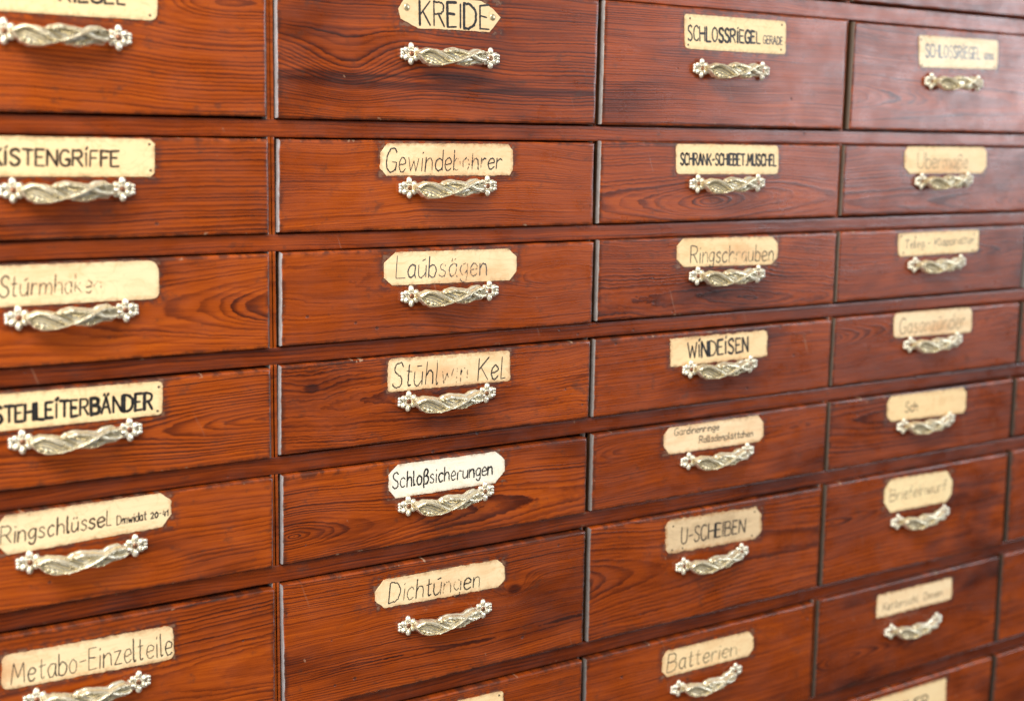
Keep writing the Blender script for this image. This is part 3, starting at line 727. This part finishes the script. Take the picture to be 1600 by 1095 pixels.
def lettering(bm, frame, text, x0, x1, base0, base1, cap0, cap1, pen, seed, slant=0.0, wear=(), gap=.17, jitter=.034, ghost=None):
    """writes text into a plate; frame(u, v) gives (x, z) on the plate for fractions of its width and height; pen = width of the nib in metres"""
    rg = random.Random(seed)
    x = 0; strokes = []
    for ch in text:
        w, s_ = with_marks(ch)
        w2 = w * rg.uniform(.94, 1.08)
        for st in parse(s_):
            strokes.append(([(x + a * w2 / max(w, 1e-6) + rg.uniform(-jitter, jitter) * .5, b + rg.uniform(-jitter, jitter)) for a, b in st], rg.uniform(.72, 1.36)))
        x += w2 + gap * rg.uniform(.85, 1.2)
    total = x - gap
    for st, pw in strokes:
        run = []
        runs = []
        grun = []; gruns = []
        # resample densely so that wear can eat holes in a stroke
        dense = []
        for a, b in zip(st, st[1:]):
            L = math.hypot(b[0] - a[0], b[1] - a[1]); k = max(1, int(L / .035))
            for q in range(k): dense.append((a[0] + (b[0] - a[0]) * q / k, a[1] + (b[1] - a[1]) * q / k))
        dense.append(st[-1])
        for (px, py) in dense:
            u = px / total
            lvl = 0
            for (a, b, l) in wear:
                if a <= u <= b: lvl = max(lvl, l * .82)
            nz = .5 + .5 * noise.noise(Vector((px * 3.1 + seed * 9.1, py * 3.7, seed * 1.3)))
            nz = .75 * nz + .25 * rg.random()
            if nz < lvl and ghost is not None and nz > lvl - .17:
                g_ = frame(x0 + (x1 - x0) * (px + slant * py) / total, base0 + (base1 - base0) * u + (cap0 + (cap1 - cap0) * u) * py)
                grun.append(g_)
            else:
                if len(grun) > 1: gruns.append(grun)
                grun = []
            if nz < lvl:
                if len(run) > 1: runs.append(run)
                run = []
                continue
            capn = cap0 + (cap1 - cap0) * u
            bs_ = base0 + (base1 - base0) * u
            uu = x0 + (x1 - x0) * (px + slant * py) / total
            run.append(frame(uu, bs_ + capn * py))
        if len(run) > 1: runs.append(run)
        if len(grun) > 1: gruns.append(grun)
        for rn in gruns: ribbon(ghost, rn, pen * pw * .9, seed)
        for rn in runs:
            ribbon(bm, rn, pen * pw, seed)
def ribbon(bm, pts, w, seed):
    P = [Vector(p) for p in pts]
    L, R = [], []
    n_ = len(P)
    for i, p in enumerate(P):
        d = (P[min(i + 1, n_ - 1)] - P[max(i - 1, 0)])
        if d.length < 1e-9: d = Vector((1, 0))
        d.normalize()
        nr = Vector((-d.y, d.x))
        ww = w * .5 * (1 + .22 * noise.noise(Vector((p.x * 700, p.y * 700, seed))))
        ends = w * .35
        q = p - d * ends if i == 0 else (p + d * ends if i == n_ - 1 else p)
        taper = .7 if i in (0, n_ - 1) else 1.0
        L.append(q + nr * ww * taper); R.append(q - nr * ww * taper)
    lift = rib_lift[0]
    vl = [bm.verts.new((p.x, -lift, p.y)) for p in L]; vr = [bm.verts.new((p.x, -lift, p.y)) for p in R]
    for i in range(n_ - 1):
        bm.faces.new((vl[i], vr[i], vr[i + 1], vl[i + 1]))
    rib_lift[0] += .0000015            # each stroke lies a hair above the one before
rib_lift = [0.0]

# ------------------------------------------------------------------ paper / wood label plates
def corner_outline(q, style, size, seed, ragged):
    """q = TL TR BR BL; cut or rounded corners, ragged edge"""
    V = [Vector(p) for p in q]
    base = []
    rg = random.Random(seed)
    for i in range(4):
        a, b, c = V[i - 1], V[i], V[(i + 1) % 4]
        s_ = size * rg.uniform(.75, 1.25)
        if style == 'sharp': s_ *= .15
        s2 = s_ * rg.uniform(.8, 1.25)
        p = b + (a - b).normalized() * s_; r = b + (c - b).normalized() * s2
        if style == 'cut': base += [p, r]
        else:
            for k in range(6):
                t = k / 5
                base.append((1 - t) ** 2 * p + 2 * t * (1 - t) * b + t * t * r)
    return rough_poly(base, seed, ragged * 1.5)
def rough_poly(base, seed, ragged, step=.0009):
    out = []
    n_ = len(base); s_ = 0
    for i in range(n_):
        a, b = base[i], base[(i + 1) % n_]
        d = b - a; L = d.length
        if L < 1e-7: continue
        k = max(1, int(L / step)); d = d / L; nr = Vector((d.y, -d.x))
        for j in range(k):
            t = L * j / k
            w = ragged * (.8 * wander(s_ + t, seed, 180) + .55 * wander(s_ + t, seed + 9, 620))
            out.append(a + d * t + nr * w)
        s_ += L
    return out
TH = .0006
def plate_mesh(outline, o, curl_seed, curl=.0):
    bm = bmesh.new()
    def lp(y, inset):
        cx = sum(p.x for p in outline) / len(outline); cz = sum(p.y for p in outline) / len(outline)
        return [(p.x - o[0] + (cx - p.x) * inset, y, p.y - o[1] + (cz - p.y) * inset) for p in outline]
    add_loops(bm, [lp(-.00002, 0), lp(-TH * .75, 0), lp(-TH, .004)])
    return bm

#          text rows: (text, x0, x1, base left, base right, cap left, cap right, pen mm, ink, slant, wear)
TXT = {
'1,1': [("RIEGEL", .42, .80, .36, .36, .40, .40, .95, 'black', 0, ())],
'1,2': [("K|STENGR|FFE", .075, .785, .29, .265, .39, .40, .95, 'brown', 0, ())],
'1,3': [("Stúrmhaken", .105, .66, .25, .25, .50, .46, .62, 'brown', .08, ((.50, .62, .42), (.62, .80, .60), (.80, 1.01, .72), (0, .5, .22)))],
'1,4': [("STEHLE|TERBÄNDER", .04, .935, .23, .20, .43, .48, 1.15, 'black', 0, ())],
'1,5': [("Ringschlüsseq", .03, .64, .29, .31, .44, .44, .72, 'brown', .05, ((0, 1, .10),)), ("Dmwidat 20-41", .675, .98, .29, .31, .25, .24, .55, 'black', .05, ((.2, .45, .15),))],
'1,6': [("Metabo-Einzelteile", .05, .985, .13, .15, .60, .66, .55, 'black', .03, ((0, 1, .12),))],
'2,1': [("KREIDE", .20, .885, .10, .10, .75, .75, 1.0, 'black', -.02, ())],
'2,2': [("Gewindebohrer", .04, .905, .11, .22, .74, .52, .58, 'black', .08, ((0, .5, .20), (.52, .60, .30), (.60, .72, .66), (.72, .86, .62)))],
'2,3': [("Laúbsägen", .085, .76, .21, .20, .66, .60, .62, 'grey', .05, ((0, .4, .18), (.40, .60, .40), (.60, .90, .56), (.90, 1, .25)))],
'2,4': [("Stūhlwin Keq", .035, .955, .12, .11, .74, .70, .66, 'black', .10, ((.30, .40, .38), (.40, .66, .74), (.66, .80, .22), (0, .3, .08)))],
'2,5': [("Schloßsicherungen", .03, .885, .31, .29, .46, .42, .85, 'black', .06, ((.0, .08, .25), (.55, .78, .36)))],
'2,6': [("Dichtúngen", .10, .795, .15, .14, .70, .62, .62, 'black', .10, ((.35, .52, .22), (.52, .80, .50)))],
'3,1': [("SCHLOSSR|EGEL", .03, .735, .25, .28, .43, .35, 1.05, 'black', 0, ((.38, .48, .2),)), ("GERADE", .765, .965, .29, .29, .24, .22, .55, 'grey', 0, ((0, 1, .22),))],
'3,2': [("SCHRANK-SCHIEBET.MUSCHEL", .04, .975, .31, .30, .38, .38, .95, 'black', .02, ())],
'3,3': [("Ringschrauben", .125, .955, .13, .14, .60, .56, .60, 'black', .06, ((.2, .48, .26), (.48, .68, .62), (.68, 1, .22)))],
'3,4': [("W|NDE|SEN", .17, .79, .245, .275, .54, .53, 1.1, 'black', 0, ())],
'3,5': [("Gardinenringe", .10, .54, .68, .67, .27, .24, .55, 'black', .06, ((.1, .9, .18),)), ("Rolladenplättchen", .34, .885, .27, .25, .25, .23, .58, 'black', .06, ((.6, 1, .30),))],
'3,6': [("U-SCHEIBEN", .155, .82, .23, .27, .48, .40, .75, 'black', .06, ((0, 1, .14), (.8, 1, .25)))],
'3,7': [("Batterien", .05, .80, .17, .19, .68, .52, .62, 'black', .08, ((.45, .78, .24), (.78, 1, .46)))],
'4,1': [("SCHLOSSR|EGEL", .08, .77, .33, .33, .40, .38, .85, 'pale', 0, ()), ("GEBOG.", .82, .95, .34, .34, .18, .18, .5, 'pale', 0, ())],
'4,2': [("Übermaße", .15, .75, .20, .20, .60, .50, .60, 'fade', .06, ((.35, 1, .48), (0, .35, .2)))],
'4,3': [("Teleg.- Klapphalter", .08, .94, .33, .42, .36, .30, .6, 'grey', .08, ((.1, .3, .35), (.6, 1, .5)))],
'4,4': [("Gasanzünder", .07, .90, .14, .20, .62, .62, .62, 'fade', .06, ((.2, .75, .42), (0, .2, .2)))],
'4,5': [("Sch", .22, .37, .30, .32, .40, .36, .7, 'brown', .05, ((.5, 1, .4),))],
'4,6': [("Briefeinwurf", .08, .90, .33, .38, .34, .34, .6, 'fade', .05, ((0, .2, .3), (.2, 1, .3)))],
'4,7': [("Kettenschl. Dosen", .08, .86, .26, .30, .34, .30, .65, 'fade', .05, ((0, 1, .18),))],
'4,8': [("BÜCHER", .20, .76, .20, .20, .40, .40, .95, 'brown', 0, ())],
}
#        plate: corner style, corner size, raggedness, base colour, stain colour, stain amount, dirt, rubbed patch (u, v, width) or None
CREAM = (.92, .71, .40); IVORY = (.91, .72, .44); WHITE = (.92, .87, .74); TAN = (.93, .69, .37); ORANGE = (.74, .41, .17)
PL = {
'1,1': ('round', .006, .00015, CREAM, ORANGE, .10, .15, None), '1,2': ('cut', .004, .00025, CREAM, ORANGE, .22, .2, None),
'1,3': ('round', .008, .0002, IVORY, ORANGE, .40, .15, None), '1,4': ('round', .0045, .0002, CREAM, ORANGE, .18, .15, None),
'1,5': ('cut', .0075, .0004, IVORY, ORANGE, .22, .2, None), '1,6': ('round', .007, .0005, IVORY, ORANGE, .32, .25, (.02, .5, .012)),
'2,1': ('poly', .004, .0005, (.80, .61, .36), ORANGE, .35, .35, None),
'2,2': ('cut', .006, .0004, IVORY, ORANGE, .42, .35, (.58, .5, .03)), '2,3': ('cut', .0075, .0002, IVORY, ORANGE, .40, .15, (.62, .22, .03)),
'2,4': ('round', .004, .0005, IVORY, ORANGE, .45, .35, (.48, .36, .025)), '2,5': ('cut', .0085, .0004, WHITE, (.80, .66, .40), .12, .1, None),
'2,6': ('cut', .0085, .0005, IVORY, ORANGE, .40, .2, (.55, .3, .02)), '2,7': ('round', .003, .0002, CREAM, ORANGE, .3, .2, None),
'3,1': ('round', .0055, .0002, CREAM, ORANGE, .06, .12, None), '3,2': ('round', .0055, .0002, CREAM, ORANGE, .10, .10, None),
'3,3': ('cut', .007, .0002, CREAM, ORANGE, .45, .2, (.60, .4, .03)), '3,4': ('sharp', .006, .0010, (.92, .69, .39), ORANGE, .35, .2, None),
'3,5': ('cut', .0065, .0005, (.93, .72, .46), ORANGE, .40, .25, None), '3,6': ('cut', .0060, .0011, (.74, .55, .33), (.40, .27, .15), .60, .45, None),
'3,7': ('cut', .0065, .0004, (.93, .70, .40), ORANGE, .35, .2, None),
'4,1': ('round', .0060, .0003, (.94, .80, .55), ORANGE, .15, .1, None), '4,2': ('cut', .007, .0003, CREAM, ORANGE, .35, .2, (.55, .25, .03)),
'4,3': ('round', .006, .0004, CREAM, ORANGE, .12, .2, None), '4,4': ('round', .0085, .0003, (.93, .74, .46), ORANGE, .35, .2, (.55, .3, .03)),
'4,5': ('cut', .0085, .0004, TAN, ORANGE, .30, .2, None), '4,6': ('cut', .0105, .0005, (.95, .76, .43), ORANGE, .2, .2, None),
'4,7': ('round', .006, .0009, (.95, .74, .46), ORANGE, .25, .3, None), '4,8': ('round', .004, .0003, (.94, .72, .41), ORANGE, .2, .2, None),
}
#        tacks: (u, v, kind)
TK = {'1,1': [(.955, .13, 'nail')], '1,2': [(.965, .86, 'nail'), (.975, .17, 'nail')], '1,4': [(.975, .83, 'nail'), (.97, .12, 'nail')],
'2,1': [(.075, .62, 'tack'), (.915, .50, 'tack')], '2,7': [(.965, .87, 'nail')],
'3,1': [(.05, .88, 'nail'), (.955, .88, 'nail'), (.03, .12, 'nail'), (.95, .14, 'nail')],
'3,6': [(.075, .80, 'nail'), (.925, .86, 'nail'), (.065, .10, 'nail'), (.90, .12, 'nail'), (.17, .10, 'nail')],
'4,1': [(.03, .86, 'nail'), (.03, .07, 'nail'), (.955, .08, 'nail')], '4,3': [(.035, .86, 'nail'), (.06, .16, 'nail'), (.205, .80, 'nail'), (.935, .80, 'nail'), (.92, .08, 'nail')]}
def nail_mesh(kind):
    bm = bmesh.new()
    r = .00105 if kind == 'nail' else .0030
    hgt = .0005 if kind == 'nail' else .0013
    lp = []
    for a in (88, 60, 30, 0):
        q = math.radians(a)
        lp.append([(r * math.cos(q) * math.cos(2 * math.pi * k / 16), -hgt * math.sin(q), r * math.cos(q) * math.sin(2 * math.pi * k / 16)) for k in range(16)])
    lp.append([(p[0], .0002, p[2]) for p in lp[-1]])
    add_loops(bm, lp)
    return bm
NAILS = {}
def tack(kind, parent, loc):
    if kind not in NAILS:
        NAILS[kind] = link_mesh('nail' if kind == 'nail' else 'tack', nail_mesh(kind), IRON if kind == 'nail' else TINNED)
        o = NAILS[kind]
    else:
        o = NAILS[kind].copy(); COL.objects.link(o)
    o.parent = parent; o.location = loc

# ------------------------------------------------------------------ labels of the drawers
LAB = {
'3,0': 'narrow strip of a drawer cut off at the top edge, above the SCHLOSSRIEGEL GERADE drawer',
'4,0': 'drawer cut off at the top right corner, only its shiny lower edge showing',
'1,1': 'tall drawer at the top left, its nailed label cut off so only letter feet show',
'1,2': 'drawer with neat brown block capitals ending in STENGRIFFE on a nailed label',
'1,3': 'orange drawer with the half worn word Sturmhaken and mostly empty cream label',
'1,4': 'drawer with bold black capitals STEHLEITERBÄNDER on a nailed cream label',
'1,5': 'drawer with handwritten Ringschlüssel and a smaller note 20-41 on its label',
'1,6': 'drawer at the bottom left with thin handwriting ending in Einzelteile',
'2,1': 'tall drawer with the pointed tag KREIDE held by two round tacks',
'2,2': 'drawer with the half rubbed off handwriting Gewindebohrer, below the KREIDE drawer',
'2,3': 'drawer with faded grey handwriting Laubsägen on a label with clipped corners',
'2,4': 'drawer reading Stuhl, a worn brown gap, then Kel on its label',
'2,5': 'drawer with the whitest label, reading Schloßsicherungen in black ink',
'2,6': 'tall drawer with handwriting Dichtungen and a knot in the wood at right',
'2,7': 'drawer cut off at the bottom edge, only the top of a nailed label showing',
'3,1': 'tall drawer with nailed label SCHLOSSRIEGEL GERADE in black capitals',
'3,2': 'drawer with narrow crowded capitals SCHRANK-SCHIEBET.MUSCHEL',
'3,3': 'drawer with thin partly worn handwriting Ringschrauben',
'3,4': 'drawer with ragged orange label WINDEISEN in black capitals',
'3,5': 'drawer with two lines of small handwriting, Gardinenringe over Rolladenplättchen',
'3,6': 'tall drawer with a torn grubby grey label reading U-SCHEIBEN',
'3,7': 'drawer with handwriting Batterien, below the torn U-SCHEIBEN label',
'4,1': 'hazy shiny drawer with pale bleached capitals SCHLOSSRIEGEL, at the upper right',
'4,2': 'drawer with faint word beginning with capital U umlaut, right of SCHRANK-SCHIEBET.MUSCHEL',
'4,3': 'drawer with slim nailed label of blurred small writing, right of the Ringschrauben drawer',
'4,4': 'drawer with faded pale handwriting on a round cornered label, right of WINDEISEN',
'4,5': 'drawer whose blank tan label keeps only the letters Sch',
'4,6': 'tall drawer with short clipped label of faint small writing, right of U-SCHEIBEN',
'4,7': 'drawer with blurred brown writing on a label with nicked upper edge, right of Batterien',
'4,8': 'drawer cut off at the bottom right, its label showing only tops of brown capitals',
'5,4': 'sliver of a drawer at the right edge, beside the faded label near WINDEISEN',
'5,5': 'sliver of a drawer at the right edge, beside the drawer marked Sch',
'5,6': 'strip of a tall drawer at the right edge, beside the label with clipped corners',
'5,7': 'strip of a tall drawer at the right edge, second from the bottom of its column',
'5,8': 'strip of a drawer in the bottom right corner',
}
# the lie of the grain board by board
def dflt(c, r):
    rg = random.Random(c * 31 + r * 7)
    return {'Seed': c * 9.0 + r * 1.37, 'Heart Z': rg.choice([-.02, .015, .035, .055, .10]), 'Depth': rg.uniform(-.012, .02), 'Slope': rg.choice([-1, 1]) * rg.uniform(.10, .34),
            'Heart X': rg.choice([-1, 1]) * rg.uniform(.10, .20), 'Rings': rg.uniform(190, 300), 'Waviness': rg.uniform(.7, 1.2), 'Contrast': rg.uniform(.65, 1.0), 'Blotch': rg.uniform(.1, .38),
            'Redness': {1: 0.0, 2: .04, 3: .10, 4: .16, 5: .16}[c], 'Darkness': {1: .01, 2: .15, 3: .20, 4: .21, 5: .18}[c] + rg.uniform(-.08, .08)}
GRAIN = {
'1,1': {'Heart Z': .085, 'Heart X': .09, 'Slope': .30, 'Depth': .0, 'Rings': 200}, '1,2': {'Heart Z': -.03, 'Slope': .05, 'Depth': .01, 'Rings': 190, 'Contrast': .95},
'1,3': {'Heart Z': .036, 'Heart X': .17, 'Slope': .34, 'Depth': .0, 'Rings': 230, 'Contrast': 1.0}, '1,4': {'Heart Z': .032, 'Heart X': .10, 'Slope': .16, 'Depth': .002, 'Rings': 240, 'Contrast': 1.1},
'1,5': {'Heart Z': .10, 'Slope': .05, 'Rings': 160, 'Contrast': .6}, '1,6': {'Heart Z': .05, 'Heart X': .2, 'Slope': .14, 'Rings': 190, 'Contrast': 1.0, 'Darkness': .07},
'2,1': {'Heart Z': .13, 'Heart X': .16, 'Slope': .12, 'Depth': .0, 'Rings': 230, 'Contrast': .8, 'Knot X': -.095, 'Knot Z': .040, 'Knot Size': .018, 'Knot Lift': -.020, 'Stripe Z': .034, 'Stripe Width': .011, 'Waviness': .8},
'2,2': {'Heart Z': -.10, 'Depth': .05, 'Slope': .03, 'Rings': 320, 'Contrast': .55, 'Waviness': .9}, '2,3': {'Heart Z': .050, 'Heart X': .10, 'Depth': .004, 'Slope': .30, 'Rings': 260, 'Contrast': .45, 'Waviness': 1.1},
'2,4': {'Heart Z': .040, 'Heart X': -.06, 'Slope': .11, 'Depth': .0, 'Rings': 260, 'Contrast': .75, 'Waviness': 1.5, 'Knot X': -.13, 'Knot Z': .055, 'Knot Size': .008, 'Knot Lift': .0035},
'2,5': {'Heart Z': .024, 'Heart X': -.170, 'Slope': .42, 'Depth': .0, 'Rings': 260, 'Contrast': 1.05, 'Waviness': .8}, '2,6': {'Heart Z': .030, 'Heart X': -.20, 'Slope': .09, 'Depth': .004, 'Rings': 280, 'Contrast': .85, 'Waviness': .9, 'Knot X': .075, 'Knot Z': .070, 'Knot Size': .0085, 'Knot Lift': .016},
'3,1': {'Heart Z': -.12, 'Depth': .05, 'Slope': .02, 'Rings': 300, 'Contrast': .8, 'Waviness': .6}, '3,2': {'Heart Z': .020, 'Heart X': -.02, 'Slope': .30, 'Rings': 230, 'Contrast': .75},
'3,3': {'Heart Z': .012, 'Heart X': .05, 'Slope': .17, 'Depth': .01, 'Rings': 210, 'Contrast': .9, 'Waviness': 1.7, 'Blotch': .45}, '3,4': {'Heart Z': .12, 'Depth': .04, 'Slope': .04, 'Rings': 230, 'Contrast': .45},
'3,5': {'Heart Z': .055, 'Heart X': -.15, 'Slope': .22, 'Rings': 260, 'Contrast': .55}, '3,6': {'Heart Z': .060, 'Heart X': -.16, 'Slope': -.28, 'Depth': .0, 'Rings': 170, 'Contrast': .8},
'4,3': {'Heart Z': .05, 'Heart X': .08, 'Slope': .12, 'Rings': 200}, '4,6': {'Heart Z': .075, 'Heart X': -.14, 'Slope': .2, 'Rings': 150, 'Blotch': .6}, '4,5': {'Heart Z': .05, 'Heart X': -.1, 'Slope': .05, 'Rings': 150, 'Blotch': .6},
'4,7': {'Blotch': .7}, '4,8': {'Blotch': .5},
}
EDGE = {1: (.30, .26, .27), 2: (.42, .40, .42), 3: (.36, .33, .32), 4: (.13, .098, .072), 5: (.09, .068, .05)}  # side-face tone by column: wear plus painted sheen, dimmer towards the right

# ------------------------------------------------------------------ the drawers
GROUP = 'drawers of the pine cabinet'
for ci, (c, r) in enumerate(VISIBLE):
    key = '%d,%d' % (c, r)
    q = DRAWERS[key]
    xc = sum(p[0] for p in q) / 4; zb = min(p[1] for p in q)
    root = empty('drawer', (xc, .010, zc(zb)), LAB[key], 'drawer', GROUP)
    lq = [(x - xc - (.0012 if i_ in (0, 3) else 0), z - zb) for i_, (x, z) in enumerate(q)]
    par = dflt(c, r); par.update(GRAIN.get(key, {}))
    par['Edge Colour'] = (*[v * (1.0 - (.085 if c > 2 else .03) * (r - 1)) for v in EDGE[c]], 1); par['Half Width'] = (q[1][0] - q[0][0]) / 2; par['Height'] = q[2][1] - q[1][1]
    plate = PLATES.get(key)
    if plate:
        P = [Vector(p) for p in plate]
        if key == '2,1':
            xs = [p.x for p in P]; zs = [p.y for p in P]
            fq = [Vector((min(xs), max(zs))), Vector((max(xs), max(zs))), Vector((max(xs), min(zs))), Vector((min(xs), min(zs)))]
        else: fq = P
        pc = (fq[0] + fq[1] + fq[2] + fq[3]) / 4
        bw = ((fq[1] - fq[0]).length + (fq[2] - fq[3]).length) / 2; bh = ((fq[0] - fq[3]).length + (fq[1] - fq[2]).length) / 2
        turn = math.atan2((fq[2] - fq[3]).y, (fq[2] - fq[3]).x)
        par.update({'Card X': pc.x - xc, 'Card Z': pc.y - zb, 'Card W': bw / 2, 'Card H': bh / 2, 'Card Turn': turn})
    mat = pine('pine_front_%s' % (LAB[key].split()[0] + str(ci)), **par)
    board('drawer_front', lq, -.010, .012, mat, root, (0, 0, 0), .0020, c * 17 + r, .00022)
    if plate:
        style, size, ragged, base, stain, amt, dirt, rub = PL[key]
        sd = c * 10 + r
        if style == 'poly': outl = rough_poly(P, sd, ragged)
        else: outl = corner_outline(P, style, size, sd, ragged)
        rubl = None
        def frame(u, v, fq=fq, pc=pc):
            a = fq[3] + (fq[2] - fq[3]) * u; b = fq[0] + (fq[1] - fq[0]) * u
            p = a + (b - a) * v
            return (p.x - pc.x, p.y - pc.y)
        if rub:
            f_ = frame(rub[0], rub[1]); rubl = (f_[0], f_[1], rub[2])
        cm = make_card('label_card_%d' % sd, base, stain, amt, sd, dirt, rubl, (bw / 2, bh / 2) if style != 'poly' else (9, 9), turn)
        pl = link_mesh('name_plate', plate_mesh(outl, pc, sd), cm, root, False, (pc.x - xc, -.0101, pc.y - zb))
        for li, (tx, x0, x1, b0, b1, c0, c1, pen, ink, sl, wear) in enumerate(TXT.get(key, ())):
            bm = bmesh.new()
            rib_lift[0] = TH + .00010
            gh = bmesh.new() if wear else None
            lettering(bm, frame, tx, x0, x1, b0, b1, c0, c1, pen * (.00185 if tx.upper() == tx else .0015), sd + li * 3, sl, wear, ghost=gh)
            if gh is not None:
                if len(gh.verts): link_mesh('worn_lettering', gh, INKS['fade'], pl, False)
                else: gh.free()
            link_mesh('lettering', bm, INKS[ink], pl, False)
        for (u, v, kind) in TK.get(key, ()):
            f_ = frame(u, v)
            tack(kind, pl, (f_[0], -TH, f_[1]))
    if key in PULLS:
        place_pull(root, PULLS[key][0], PULLS[key][1], {'2,4': .10, '3,7': .05, '1,5': .04}.get(key, rnd.uniform(-.03, .03)))
